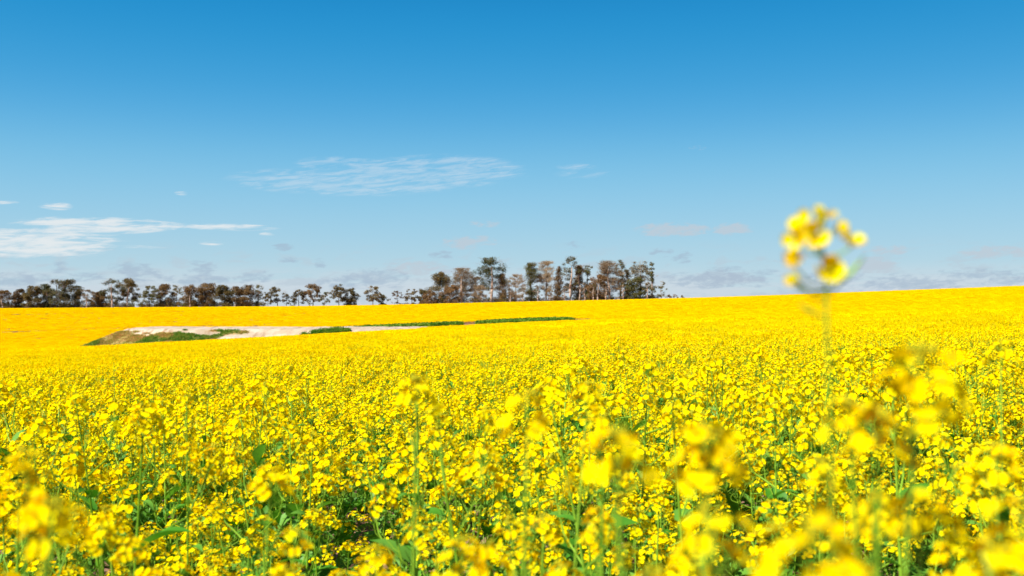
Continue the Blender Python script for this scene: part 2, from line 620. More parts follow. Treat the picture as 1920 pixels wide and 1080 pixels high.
def make_tree(name, px, w, top, d, style, leaf, bark, label, seed, cat='tree', lean=0.0, group=None):
    rng = random.Random(seed)
    x = (px - 960) / F * d
    g = gz(x, d)
    H = CAMZ + (HOR - top) / F * d - g
    W = w / F * d * {'shrub': 1.15, 'full': 1.27}.get(style, 1.14)
    root = D.objects.new(name, None)
    COL.objects.link(root)
    root.empty_display_size = 1
    root.location = (x, d, g - 0.05)
    root['label'] = label
    root['category'] = cat
    if group:
        root['group'] = group
    P = dict(
        full=dict(z0=0.08, split=0.20, n=1.5, dens=110, r=(0.11, 0.19), twigs=0.5, gap=0.25),
        umbrella=dict(z0=0.28, split=0.32, n=1.4, dens=95, r=(0.07, 0.135), twigs=0.7, gap=0.8),
        airy=dict(z0=0.20, split=0.30, n=1.2, dens=70, r=(0.07, 0.12), twigs=1.2, gap=0.9),
        column=dict(z0=0.08, split=0.45, n=1.3, dens=85, r=(0.10, 0.18), twigs=1.0, gap=0.8),
        bare=dict(z0=0.16, split=0.30, n=1.15, dens=5, r=(0.05, 0.09), twigs=6.0, gap=0.3),
        shrub=dict(z0=0.02, split=0.08, n=0.8, dens=100, r=(0.16, 0.26), twigs=0.3, gap=0.1),
    )[style]
    nc = int(max(6, (10 + 26 * (W / 6.0) * (H / 10.0)) * P['n']))
    nc = min(nc, 64)
    cs = []
    BACK = 0.30 if bark == 'bark_pale' else 0.0
    lobes = [(rng.uniform(0, 6.28), rng.uniform(0.35, 1.0), rng.uniform(0.62, 1.0)) for _ in range(3)]
    for i in range(nc * 3):
        if len(cs) >= nc:
            break
        t = rng.random() ** (1.15 if style in ('full', 'column') else 0.85)
        zz = P['z0'] + (1 - P['z0']) * t
        if style in ('umbrella', 'airy'):
            prof = math.sin(math.pi * min(1, 0.22 + 0.66 * t)) ** 0.7
        elif style == 'column':
            prof = 0.75 * (1 - 0.55 * t) + 0.2 * math.sin(9 * t + seed)
        elif style == 'bare':
            prof = math.sin(math.pi * min(1, 0.15 + 0.70 * t)) ** 0.8
        else:
            prof = math.sqrt(max(0, 1 - (max(0, t - 0.35) / 0.68) ** 2)) * (0.78 + 0.22 * min(1, t * 3))
        a = rng.uniform(0, 6.283)
        lb = max(0.72 + 0.28 * math.cos(a - q) * s for q, s, zt in lobes)
        rr = prof * lb * (rng.random() ** 0.45)
        c = Vector((math.cos(a) * rr * W * 0.46 + lean * zz * H, math.sin(a) * rr * W * 0.40 + BACK * W * (zz < .8), zz * H * rng.uniform(0.93, 1.0)))
        cs.append(c)
    # the top and both sides are reached
    tw = rng.uniform(-0.12, 0.12) * W
    rr0 = P['r'][1] * min(W, H) * 0.9
    cs.append(Vector((tw + lean * H, 0, H - rr0 * 0.7)))
    cs.append(Vector((tw + lean * H + rng.uniform(-.2, .2) * W, 0.1, H - rr0 * 1.5)))
    cs.append(Vector((-W * 0.43 + lean * H * .5, 0, H * rng.uniform(.45, .7))))
    cs.append(Vector((W * 0.43 + lean * H * .5, 0, H * rng.uniform(.45, .7))))
    # trunk and limbs
    tb = MB()
    sp = Vector((lean * P['split'] * H + rng.uniform(-.03, .03) * W, 0, P['split'] * H))
    r0 = max(0.10, 0.021 * H) * (1.5 if bark == 'bark_pale' else 1.0)
    nodes = [(Vector((0, 0, 0.0)), r0)]
    path = curve_pts((0, 0, -0.2), sp, 0, 4, rng, 0.04)
    tb.tube(path, [r0 * 1.25, r0 * 1.0, r0 * .9, r0 * .85, r0 * .8], 7)
    nodes = [(sp, r0 * .8)]
    if style in ('column', 'airy', 'bare', 'umbrella') or bark == 'bark_pale':
        up = Vector((lean * H * .85 + rng.uniform(-.08, .08) * W, 0, H * rng.uniform(.74, .86)))
        path = curve_pts(sp, up, 0, 5, rng, 0.07)
        rad = [r0 * (.8 - .11 * i) for i in range(6)]
        tb.tube(path, rad, 6)
        nodes += list(zip(path[1:], rad[1:]))
    for c in sorted(cs, key=lambda c: (c - sp).length):
        best = min(nodes, key=lambda nd: (nd[0] - c).length + 0.6 * max(0, nd[0].z - c.z + 0.1 * H))
        L = (best[0] - c).length
        k = 3
        path = curve_pts(best[0], c, rng.uniform(-.05, .16), k, rng, 0.08)
        r1 = max(0.022, min(best[1] * .62, 0.012 * L + 0.03))
        rad = [r1 * (1 - .5 * i / k) for i in range(k + 1)]
        tb.tube(path, rad, 4)
        for q in range(1, k + 1):
            nodes.append((path[q], rad[q]))
    link('trunk', tb.mesh('trunk', [M[bark]], True), root)
    # crown: tufts at the limb ends, twigs
    cb = MB()
    size = 0.30 if H > 4 else 0.20
    scale = min(W * 1.25, H * .9)
    for c in cs:
        if rng.random() < P['gap'] * 0.25:
            continue
        r = rng.uniform(*P['r']) * scale * (0.8 if c.z > .85 * H else 1.0)
        dens = int(P['dens'] * min(1.8, max(.35, (r / 0.7) ** 1.6)))
        c2 = Vector((c.x, c.y, min(c.z, H - r * .62)))
        blob_leaves(cb, c2, r, dens, size * (0.9 if style == 'airy' else 1), rng, 0.72)
    nt = int(len(cs) * 6 * P['twigs'])
    for _ in range(nt):
        c = rng.choice(cs)
        base = c + Vector((rng.uniform(-1, 1), rng.uniform(-1, 1), rng.uniform(-1, .3))) * 0.05 * scale
        d3 = Vector((rng.gauss(0, 1) + (c.x / max(W, .1)) * 1.2, rng.gauss(0, .7), abs(rng.gauss(0.5, .8)))).normalized()
        L = rng.uniform(.07, .20) * scale
        e = base + d3 * L
        e.z = min(e.z, H)
        r_ = 0.018 if style != 'bare' else 0.024
        s = d3.cross(Vector((0.3, 1, 0.2))).normalized() * r_
        cb.add([base - s, base + s, e + s * .4, e - s * .4], [(0, 1, 2, 3)], 1)
        if style == 'bare':
            e2 = base.lerp(e, .5) + Vector((rng.gauss(0, 1), rng.gauss(0, 1), rng.gauss(.6, .7))).normalized() * L * .5
            mid = base.lerp(e, .5)
            cb.add([mid - s, mid + s, e2 + s * .4, e2 - s * .4], [(0, 1, 2, 3)], 1)
    link('crown', cb.mesh('crown', [M[leaf], M['gum_twig'] if bark != 'bark_dark' else M['bark_grey']]), root)
    return root


T = [
 # px, width, top, distance, style, leaf, bark, label, lean
 (6, 38, 543, 318, 'full', 'gum_brown', 'bark_pale', 'dense brown gum tree at the left end of the long row', 0),
 (40, 36, 541, 322, 'full', 'gum_brown', 'bark_dark', 'low rounded brown gum tree, second from the left end of the row', 0),
 (64, 36, 535, 318, 'full', 'gum_olive', 'bark_dark', 'olive gum tree with an arched top left of the first tall group', .0),
 (86, 36, 532, 321, 'full', 'gum_green', 'bark_pale', 'dark green gum tree with a pale trunk at the left of the first tall group', 0),
 (106, 42, 521, 318, 'airy', 'gum_green', 'bark_dark', 'tall thin-topped green gum tree, sky showing through its crown, in the first tall group', 0),
 (129, 40, 523, 320, 'full', 'gum_olive', 'bark_dark', 'tall dense round-topped gum tree at the right of the first tall group', 0),
 (147, 20, 535, 322, 'column', 'gum_green', 'bark_dark', 'narrow dark gum tree tucked against the right of the first tall group', 0),
 (162, 26, 541, 318, 'airy', 'gum_brown', 'bark_pale', 'thin small gum tree with a pale trunk, right after the first tall group', 0),
 (179, 24, 546, 320, 'full', 'gum_brown', 'bark_dark', 'small brown bushy gum tree left of the see-through tall tree', 0),
 (193, 22, 543, 323, 'full', 'gum_olive', 'bark_dark', 'small olive gum tree behind the foot of the see-through tall tree', 0),
 (210, 40, 521, 316, 'airy', 'gum_green', 'bark_pale', 'tall see-through gum tree with a pale bent trunk and scattered leaf tufts', -.02),
 (238, 40, 521, 319, 'umbrella', 'gum_olive', 'bark_pale', 'tall full gum tree standing against the see-through tall tree', .02),
 (255, 24, 560, 316, 'shrub', 'gum_green', 'bark_dark', 'low dark dome of bush in the gap after the see-through tall tree', 0),
 (280, 36, 535, 318, 'umbrella', 'gum_green', 'bark_dark', 'dark forked gum tree just right of the low dark dome of bush', 0),
 (307, 36, 532, 321, 'full', 'gum_brown', 'bark_dark', 'round brown gum tree right of the dark forked gum tree', 0),
 (331, 26, 533, 323, 'airy', 'gum_green', 'bark_grey', 'thin-topped gum tree between the round brown tree and the bare white trunk', 0),
 (356, 42, 532, 318, 'full', 'gum_brown', 'bark_pale', 'broad brown gum tree with a straight bright trunk in the middle of the row', 0),
 (390, 36, 529, 320, 'full', 'gum_brown', 'bark_dark', 'pointed brown gum tree, tallest in the middle of the row', 0),
 (419, 34, 534, 318, 'full', 'gum_olive', 'bark_dark', 'domed olive gum tree right of the pointed brown one', 0),
 (440, 28, 536, 323, 'full', 'gum_brown', 'bark_pale', 'brown gum tree with a leaning pale trunk, right of the domed olive one', .03),
 (464, 38, 533, 319, 'full', 'gum_brown', 'bark_grey', 'broad red-brown gum tree closing the dense part of the row', 0),
 (485, 24, 531, 321, 'airy', 'gum_green', 'bark_grey', 'tall narrow airy gum tree at the right end of the dense row', 0),
 (502, 18, 550, 319, 'umbrella', 'gum_olive', 'bark_dark', 'very small gum tree between the dense row and the leaning round tree', 0),
 (522, 36, 537, 318, 'umbrella', 'gum_olive', 'bark_dark', 'round dark gum tree, leaning, first one apart from the dense row', -.10),
 (536, 14, 552, 320, 'airy', 'gum_green', 'bark_dark', 'thin forked sapling touching the right of the leaning round tree', .1),
 (560, 28, 542, 318, 'umbrella', 'gum_olive', 'bark_dark', 'small flat-topped tree with a dark trunk, left of a group of three', 0),
 (587, 34, 531, 320, 'umbrella', 'gum_brown', 'bark_dark', 'tallest tree, in the middle of the group of three beyond the row', 0),
 (608, 22, 547, 318, 'umbrella', 'gum_green', 'bark_grey', 'small slanting tree at the right of the group of three', .08),
 (635, 32, 532, 318, 'umbrella', 'gum_olive', 'bark_grey', 'tree with a wide arched crown on a forked grey trunk', 0),
 (658, 26, 539, 320, 'full', 'gum_olive', 'bark_dark', 'dense green tree pressed against the arched crown on the forked trunk', 0),
 (700, 34, 535, 318, 'umbrella', 'gum_olive', 'bark_grey', 'lone round-headed tree with open sky on both sides', 0),
 (716, 20, 551, 320, 'full', 'gum_green', 'bark_dark', 'small leaning companion at the right foot of the lone round-headed tree', .04),
 (745, 28, 545, 318, 'airy', 'gum_brown', 'bark_dark', 'sparse small tree at the left edge of the big clump', 0),
 (772, 34, 541, 320, 'umbrella', 'gum_olive', 'bark_dark', 'low wide olive tree, second at the left edge of the big clump', 0),
 (792, 20, 540, 322, 'full', 'gum_olive', 'bark_dark', 'low olive tree filling in before the big clump rises', 0),
 (806, 34, 543, 316, 'full', 'gum_red', 'bark_grey', 'low red-brown tree at the foot of the tall olive tree of the big clump', 0),
 (826, 42, 509, 320, 'full', 'gum_olive', 'bark_dark', 'tall broad olive tree, first tall one of the big clump', 0),
 (846, 34, 533, 317, 'full', 'gum_red', 'bark_grey', 'brown twiggy tree between the tall olive tree and the bright trunk', 0),
 (866, 50, 502, 318, 'bare', 'gum_red', 'bark_pale', 'nearly leafless grey-topped tree on a bright orange trunk', 0),
 (891, 28, 519, 321, 'bare', 'gum_brown', 'bark_grey', 'thin leafless tree between the bright trunk and the tallest green tree', 0),
 (920, 62, 481, 319, 'umbrella', 'gum_green', 'bark_pale', 'tallest green gum tree with a knobbly crown rising highest to its right', .01),
 (903, 32, 535, 316, 'bare', 'gum_brown', 'bark_grey', 'low grey twiggy tree at the foot of the tallest green gum tree', 0),
 (942, 34, 512, 321, 'column', 'gum_brown', 'bark_grey', 'brown tree standing against the right of the tallest green gum tree', 0),
 (968, 30, 514, 319, 'bare', 'gum_red', 'bark_grey', 'whitish dead tree in the low gap of the big clump', 0),
 (960, 24, 546, 323, 'full', 'gum_brown', 'bark_dark', 'small brown tree behind the whitish dead tree', 0),
 (996, 36, 491, 318, 'column', 'gum_green', 'bark_dark', 'dark ragged tree with a pointed tuft on top, right of the low gap', 0),
 (1024, 38, 489, 320, 'bare', 'gum_green', 'bark_grey', 'tall forked dead tree with bare grey twigs, right of the ragged tree', 0),
 (1047, 28, 498, 319, 'column', 'gum_brown', 'bark_dark', 'narrow dark brown tree between the forked dead tree and the airy tuft', 0),
 (1069, 34, 479, 318, 'airy', 'gum_green', 'bark_pale', 'tallest airy tuft on a long bright bent trunk', 0),
 (1086, 38, 495, 320, 'column', 'gum_brown', 'bark_pale', 'full brown tree right of the long bright bent trunk', 0),
 (1101, 24, 494, 322, 'column', 'gum_green', 'bark_dark', 'dark green tree at the right of the full brown tree, before the dip', 0),
 (1121, 36, 514, 318, 'full', 'gum_red', 'bark_pale', 'rusty red low-crowned tree in the dip of the big clump', 0),
 (1144, 48, 488, 317, 'bare', 'gum_brown', 'bark_pale', 'pale dead tree with long limbs leaning left, right of the rusty tree', -.05),
 (1163, 30, 486, 320, 'airy', 'gum_green', 'bark_dark', 'green-topped tree behind the pale leaning dead tree', 0),
 (1176, 24, 505, 322, 'column', 'gum_brown', 'bark_grey', 'grey-brown tree between the pale leaning tree and the dense dark bush tree', 0),
 (1191, 36, 519, 317, 'full', 'gum_green', 'bark_dark', 'dense dark green bush tree low at the right of the big clump', 0),
 (1201, 42, 488, 320, 'airy', 'gum_olive', 'bark_grey', 'tall open green tree above the dense dark bush tree', 0),
 (1223, 18, 490, 318, 'column', 'gum_green', 'bark_grey', 'slender green tree with a tuft at its tip, last tall one on the right', 0),
 (1240, 20, 526, 317, 'airy', 'gum_green', 'bark_grey', 'small half-dead forked tree at the right end of the big clump', .02),
 (1254, 9, 551, 318, 'shrub', 'gum_red', 'bark_dark', 'tiny reddish bush just right of the small half-dead tree', 0),
 (1264, 13, 551, 318, 'shrub', 'gum_red', 'bark_dark', 'wider reddish bush, middle one of three on the ridge', 0),
 (1277, 13, 553, 318, 'shrub', 'gum_brown', 'bark_dark', 'last low bush on the ridge before open field', 0),
 (549, 10, 561, 318, 'shrub', 'gum_green', 'bark_dark', 'small round bush standing in the gap left of the flat-topped tree', 0),
 (581, 7, 563, 317, 'shrub', 'gum_green', 'bark_dark', 'small dark upright bush beside the trunk of the middle tree of three', 0),
]
for i, (px, w, top, d, st, lf, bk, lab, lean) in enumerate(T):
    nm = 'bush' if st == 'shrub' else ('dead_tree' if st == 'bare' else 'gum_tree')
    make_tree(nm, px, w, top, d, st, lf, bk, lab, 100 + i, cat='bush' if st == 'shrub' else 'tree', lean=lean)

# saplings under the clump: slim trunks with little on them
sap = [(956, 540, 'gum_brown', 'slim pale sapling left of the whitish dead tree'),
       (980, 538, 'gum_olive', 'slim sapling just right of the whitish dead tree'),
       (1008, 534, 'gum_brown', 'slim bright sapling at the foot of the dark ragged tree'),
       (1031, 541, 'gum_brown', 'slim sapling under the tall forked dead tree'),
       (1058, 536, 'gum_brown', 'slim sapling left of the long bright bent trunk'),
       (1097, 530, 'gum_brown', 'slim pale sapling under the full brown tree'),
       (1112, 532, 'gum_olive', 'slim sapling at the left foot of the rusty tree'),
       (1136, 530, 'gum_red', 'slim reddish sapling between the rusty tree and the pale leaning one'),
       (1168, 528, 'gum_brown', 'slim bright sapling right of the pale leaning dead tree'),
       (1214, 528, 'gum_olive', 'slim sapling right of the dense dark bush tree')]
for i, (px, top, lf, lab) in enumerate(sap):
    make_tree('sapling', px, 16, top, 315.5, 'airy', lf, 'bark_pale', lab, 400 + i, lean=rs.uniform(-.05, .05))

# undergrowth along the feet of the trees
rng = random.Random(5)
ub = MB()
for a_, b_, hmax, n in ((0, 250, 2.6, 420), (262, 495, 2.6, 400), (735, 800, 1.6, 40), (795, 955, 3.0, 280), (955, 1060, 2.2, 120), (1060, 1235, 2.4, 200)):
    for _ in range(n):
        px = rng.uniform(a_, b_)
        d = rng.uniform(318, 326)
        x = (px - 960) / F * d
        r = rng.uniform(.35, .8) * hmax / 2
        blob_leaves(ub, (x, d, gz(x, d) + rng.uniform(.2, 1) * hmax * .7), r * 1.2, 40, .28, rng, .8, rng.choice((0, 0, 1, 2)))
link('undergrowth', ub.mesh('undergrowth', [M['gum_brown'], M['gum_olive'], M['gum_green']]), kind='stuff',
     label='tangled brown and olive undergrowth along the feet of the trees')

# ------------------------------------------------------------------ canola
SLOTS = [M['petal'], M['stem'], M['bud'], M['leaf']]


def flower_mesh(seed):
    """an open canola flower facing +Z, 17 mm across: four cupped petals round a small centre"""
    rng = random.Random(seed)
    mb = MB()
    for k in range(4):
        a = math.pi / 2 * k + (0.25 if k % 2 else -0.1) + rng.uniform(-.12, .12)
        L, Wd = 0.0085 * rng.uniform(.9, 1.1), 0.0045 * rng.uniform(.9, 1.1)
        up = rng.uniform(.05, .5)
        rows = [(0.0008, .0006, 0), (.0035, Wd * .65, .25), (.0065, Wd, .8), (L, Wd * .55, 1.0)]
        vs = []
        for r, w_, q in rows:
            for s in (-1, 0, 1):
                x, y = r, s * w_
                z = .001 + L * up * q * q * .5 + (abs(s) * .0009) - (q * .0012 if s == 0 else 0)
                vs.append((x * math.cos(a) - y * math.sin(a), x * math.sin(a) + y * math.cos(a), z))
        fs = []
        for i in range(3):
            for j in range(2):
                p = i * 3 + j
                fs.append((p, p + 1, p + 4, p + 3))
        mb.add(vs, fs, 0)
    mb.tube([(0, 0, -.002), (0, 0, .0035), (0, 0, .005)], [.0008, .0011, .0003], 5, 2)
    return mb.mesh('flower', SLOTS, True)


def leaf_mesh(seed, L=0.11, W=0.018):
    rng = random.Random(seed)
    mb = MB()
    vs = []
    rows = 6
    bend = rng.uniform(.5, 1.2)
    for i in range(rows + 1):
        t = i / rows
        w_ = W * (0.55 + 0.9 * math.sin(math.pi * min(1, t * .8 + .12))) * (1 - t ** 4) + .0006
        r = L * t
        z = L * (.55 * t - bend * .5 * t * t)
        for s in (-1, 0, 1):
            vs.append((r, s * w_ * rng.uniform(.85, 1.1), z + abs(s) * w_ * .45 + rng.uniform(-.001, .001)))
    fs = []
    for i in range(rows):
        for j in range(2):
            p = i * 3 + j
            fs.append((p, p + 1, p + 4, p + 3))
    mb.add(vs, fs)
    return mb.mesh('leaf', [M['leaf']], True)


FLOWERS = [flower_mesh(s) for s in range(5)]
LEAVES = [leaf_mesh(s, *lw) for s, lw in enumerate([(.10, .016), (.13, .021), (.08, .011), (.15, .028), (.06, .008)])]


def head_layout(rng, n=None):
    n = n or rng.randint(9, 15)
    L = rng.uniform(.022, .040)
    fl = []
    a0 = rng.uniform(0, 6.28)
    for i in range(n):
        t = i / max(1, n - 1)
        a = a0 + i * 2.4 + rng.uniform(-.3, .3)
        r = (.024 - .013 * t) * rng.uniform(.8, 1.2)
        out = Vector((math.cos(a), math.sin(a), 0))
        p = out * r + Vector((0, 0, L * t + .010 * rng.uniform(.6, 1.4)))
        nrm = (out * (1.1 - .6 * t) + Vector((0, 0, .45 + .7 * t)) + Vector((rng.gauss(0, .25), rng.gauss(0, .25), 0))).normalized()
        fl.append((p, nrm, Vector((0, 0, L * t - .004))))
    buds = []
    for i in range(rng.randint(6, 11)):
        a = rng.uniform(0, 6.28)
        r = rng.uniform(0, .0075)
        buds.append(Vector((math.cos(a) * r, math.sin(a) * r, L + rng.uniform(.006, .014))))
    return fl, buds, L


def octa(mb, c, rx, rz, mi):
    x, y, z = c
    mb.add([(x + rx, y, z), (x, y + rx, z), (x - rx, y, z), (x, y - rx, z), (x, y, z + rz), (x, y, z - rz)],
           [(0, 1, 4), (1, 2, 4), (2, 3, 4), (3, 0, 4), (1, 0, 5), (2, 1, 5), (3, 2, 5), (0, 3, 5)], mi)


def head_core(mb, lay, M4=None, sides=3):
    """axis, pedicels and buds of a flower head; M4 places it"""
    fl, buds, L = lay
    X = M4 or Matrix.Identity(4)
    mb.tube([X @ Vector((0, 0, -.01)), X @ Vector((0, 0, L + .008))], [.0012, .0008], sides, 1, False)
    for p, nrm, b in fl:
        mb.tube([X @ b, X @ (p - nrm * .002)], .00055, 3, 1, False)
    for b in buds:
        octa(mb, X @ b, .0018, .0036, 2)


def petals_quick(mb, c, nrm, rng, Rr=.0088):
    q = nrm.to_track_quat('Z', 'Y')
    a0 = rng.uniform(0, 1.57)
    for k in range(4):
        a = a0 + k * math.pi / 2 + rng.uniform(-.15, .15)
        d = q @ Vector((math.cos(a), math.sin(a), 0))
        e = q @ Vector((-math.sin(a), math.cos(a), 0))
        up = nrm * Rr * rng.uniform(0, .35)
        mb.add([c, c + d * Rr * .62 + e * Rr * .62 + up * .4, c + d * Rr * .95 + up, c + d * Rr * .62 - e * Rr * .62 + up * .4], [(0, 1, 2, 3)], 0)


# heads whose flowers are parts of their own (near plants) and heads in one piece (the next ones)
HEADS_A, HEADS_B = [], []
for s in range(7):
    rng = random.Random(900 + s)
    lay = head_layout(rng)
    mb = MB()
    head_core(mb, lay)
    HEADS_A.append((mb.mesh('flower_head', SLOTS), [(p, n_, rng.randrange(5), rng.uniform(0, 6.28)) for p, n_, _ in lay[0]]))
for s in range(9):
    rng = random.Random(950 + s)
    lay = head_layout(rng)
    mb = MB()
    head_core(mb, lay)
    for p, n_, _ in lay[0]:
        petals_quick(mb, p, n_, rng)
    HEADS_B.append(mb.mesh('flower_head', SLOTS))


def skeleton(rng, H, nb, lean=(0, 0)):
    """stem and branch paths, head places and leaf places of a plant H high"""
    top = Vector((lean[0] + rng.uniform(-.05, .05), lean[1] + rng.uniform(-.05, .05), H))
    mid = Vector((top.x * .35 + rng.uniform(-.02, .02), top.y * .35 + rng.uniform(-.02, .02), H * .5))

    def st(t):
        return Vector((0, 0, 0)) * (1 - t) ** 2 + mid * (2 * t * (1 - t)) + top * t * t
    paths = [([st(i / 6) for i in range(7)], .0038, .0013)]
    heads = [(top, (st(1) - st(.85)).normalized())]
    a0 = rng.uniform(0, 6.28)
    for i in range(nb):
        t = .42 + .42 * (i + rng.random() * .6) / max(1, nb)
        s = st(t)
        a = a0 + i * 2.4
        out = Vector((math.cos(a), math.sin(a), 0))
        reach = rng.uniform(.05, .12) * (1.25 - .5 * t)
        e = s + out * reach
        e.z = min(H * rng.uniform(.80, .99), s.z + rng.uniform(.10, .26))
        m_ = s.lerp(e, .5) + out * reach * .25 - Vector((0, 0, .01))
        paths.append(([s, s.lerp(m_, .6), m_, e], .0019, .0011))
        heads.append((e, (e - m_ + Vector((0, 0, .03))).normalized()))
    leaves = []
    nl = rng.randint(7, 11)
    for i in range(nl):
        t = .12 + .68 * (i + rng.random() * .5) / nl
        leaves.append((st(t), rng.uniform(0, 6.28), t))
    return paths, heads, leaves


def pods(mb, paths, rng, sides=3):
    for pts, ra, rb in paths:
        a, b = pts[-2], pts[-1]
        for k in range(rng.randint(2, 6)):
            p = a.lerp(b, rng.uniform(.15, .75))
            q = rng.uniform(0, 6.28)
            d = Vector((math.cos(q), math.sin(q), .8)).normalized()
            mb.tube([p, p + d * .012, p + d * rng.uniform(.03, .05) + Vector((0, 0, .008))], [.0005, .001, .0004], sides, 1, False)


def build_plant(seed, H, nb, flowers, lean=(0, 0), name='canola_plant'):
    rng = random.Random(seed)
    paths, heads, leaves = skeleton(rng, H, nb, lean)
    root = D.objects.new(name, None)
    COL.objects.link(root)
    root.empty_display_size = .1
    mb = MB()
    for pts, ra, rb in paths:
        n = len(pts)
        mb.tube(pts, [ra + (rb - ra) * i / (n - 1) for i in range(n)], 6 if flowers else 4, 1, False)
    pods(mb, paths, rng)
    child(link('stem', mb.mesh('stem', SLOTS, True), root), root)
    for p, d in heads:
        if flowers:
            hm, fl = rng.choice(HEADS_A)
        else:
            hm, fl = rng.choice(HEADS_B), ()
        h = child(link('flower_head', hm, root), root)
        h.location = p
        h.rotation_mode = 'QUATERNION'
        h.rotation_quaternion = d.to_track_quat('Z', 'Y') @ Quaternion((0, 0, 1), rng.uniform(0, 6.28))
        h.scale = (rng.uniform(.8, 1.15),) * 3
        for q, n_, v, a in fl:
            f = child(link('flower', FLOWERS[v], h), h)
            f.location = q
            f.rotation_mode = 'QUATERNION'
            f.rotation_quaternion = n_.to_track_quat('Z', 'Y') @ Quaternion((0, 0, 1), a)
            f.scale = (rng.uniform(.85, 1.1),) * 3
    for p, a, t in leaves:
        lm = rng.choice(LEAVES)
        l = child(link('leaf', lm, root), root)
        l.location = p
        l.rotation_euler = (rng.uniform(-.3, .3), rng.uniform(-.7, .15), a)
        l.scale = (1.2 - .95 * t,) * 3
    return root


def full_mesh(seed, H, nb):
    """a whole plant in one mesh, for the uncounted crop"""
    rng = random.Random(seed)
    paths, heads, leaves = skeleton(rng, H, nb)
    mb = MB()
    for pts, ra, rb in paths:
        n = len(pts)
        mb.tube(pts, [ra + (rb - ra) * i / (n - 1) for i in range(n)], 3, 1, False)
    pods(mb, paths, rng)
    for p, d in heads:
        lay = head_layout(rng)
        X = Matrix.Translation(p) @ (d.to_track_quat('Z', 'Y').to_matrix().to_4x4()) @ Matrix.Scale(rng.uniform(.8, 1.12), 4)
        head_core(mb, lay, X)
        X3 = X.to_3x3()
        for q, n_, _ in lay[0]:
            petals_quick(mb, X @ q, (X3 @ n_).normalized(), rng)
    for p, a, t in leaves:
        lm = rng.choice(LEAVES)
        X = Matrix.Translation(p) @ Matrix.Rotation(a, 4, 'Z') @ Matrix.Rotation(rng.uniform(-.7, .15), 4, 'Y') @ Matrix.Scale(1.25 - .8 * t, 4)
        mb.add([X @ v.co for v in lm.vertices], [tuple(q.vertices) for q in lm.polygons], 3)
    return mb.mesh('canola', SLOTS)


def clump_mesh(seed, half, nheads, per, qs, H, green, stems):
    """a square of crop: heads of small petal faces over leaves and stems"""
    rng = random.Random(seed)
    mb = MB()
    for _ in range(nheads):
        x, y = rng.uniform(-half, half), rng.uniform(-half, half)
        z = H * (1 - abs(rng.gauss(0, .14)))
        for _ in range(per):
            p = Vector((x + rng.gauss(0, .018), y + rng.gauss(0, .018), z + rng.gauss(0, .02)))
            n_ = Vector((rng.gauss(-.3, .9), rng.gauss(-.4, .9), rng.gauss(1.1, .7))).normalized()
            q = n_.to_track_quat('Z', 'Y')
            s = qs * rng.uniform(.7, 1.2)
            mb.add([p + q @ Vector((s, 0, 0)), p + q @ Vector((0, s, 0)), p + q @ Vector((-s, 0, 0)), p + q @ Vector((0, -s, 0))], [(0, 1, 2, 3)], 0)
        if stems:
            b = Vector((x + rng.gauss(0, .03), y + rng.gauss(0, .03), H * .25))
            mb.tube([b, Vector((x, y, z))], [.0025, .0015], 3, 1, False)
    for _ in range(green):
        p = Vector((rng.uniform(-half, half), rng.uniform(-half, half), H * rng.uniform(.1, .8)))
        u = Vector((rng.gauss(0, 1), rng.gauss(0, 1), rng.gauss(0, .7))).normalized() * rng.uniform(.03, .06) * (1 + 4 * (qs > .02))
        v = u.cross(Vector((rng.gauss(0, 1), rng.gauss(0, 1), rng.gauss(0, 1)))).normalized() * u.length * .35
        mb.add([p - u, p + v, p + u, p - v], [(0, 1, 2, 3)], 3)
    return mb.mesh('canola', SLOTS)


# --- where plants stand
rp = np.random.RandomState(42)


def wedge(d0, d1, per_m2, margin, fac=0.56):
    """random points in the view's wedge between distances d0 and d1, with a margin at the sides"""
    wmax = fac * d1 + margin
    n = int((d1 - d0) * 2 * wmax * per_m2)
    x = rp.uniform(-wmax, wmax, n)
    y = rp.uniform(d0, d1, n)
    k = np.abs(x) < fac * y + margin
    return x[k], y[k]


DENS = 46
x1, y1 = wedge(0.9, 15, DENS, 1.6)
k = (smooth_noise(x1, y1, 2.2, 77) > -0.85 - 0.6 * np.clip((y1 - 4) / 4, 0, 1)) & (rp.random_sample(len(x1)) < .52 + .48 * np.clip((y1 - 2.6) / 1.6, 0, 1))
x1, y1 = x1[k], y1[k]
hs = CROP * np.clip(rp.normal(0.97, .20, len(x1)), .45, 1.45) * (1 + .10 * smooth_noise(x1, y1, .8, 5))
tall = rp.random_sample(len(x1)) < np.where(y1 < 5, .30, .012)
hs = np.where(tall, hs * rp.uniform(1.12, 1.42, len(x1)), hs * .96)
hs = np.minimum(hs, .95 - .25 * np.clip((y1 - 4) / 4, 0, 1))
inview = np.abs(x1) < 0.53 * y1 + 0.05
dist = np.hypot(x1, y1)
# plants whose top would come into the picture
tops = ground(x1, y1) + hs
vis = inview & ((CAMZ - tops) / y1 < 0.285)

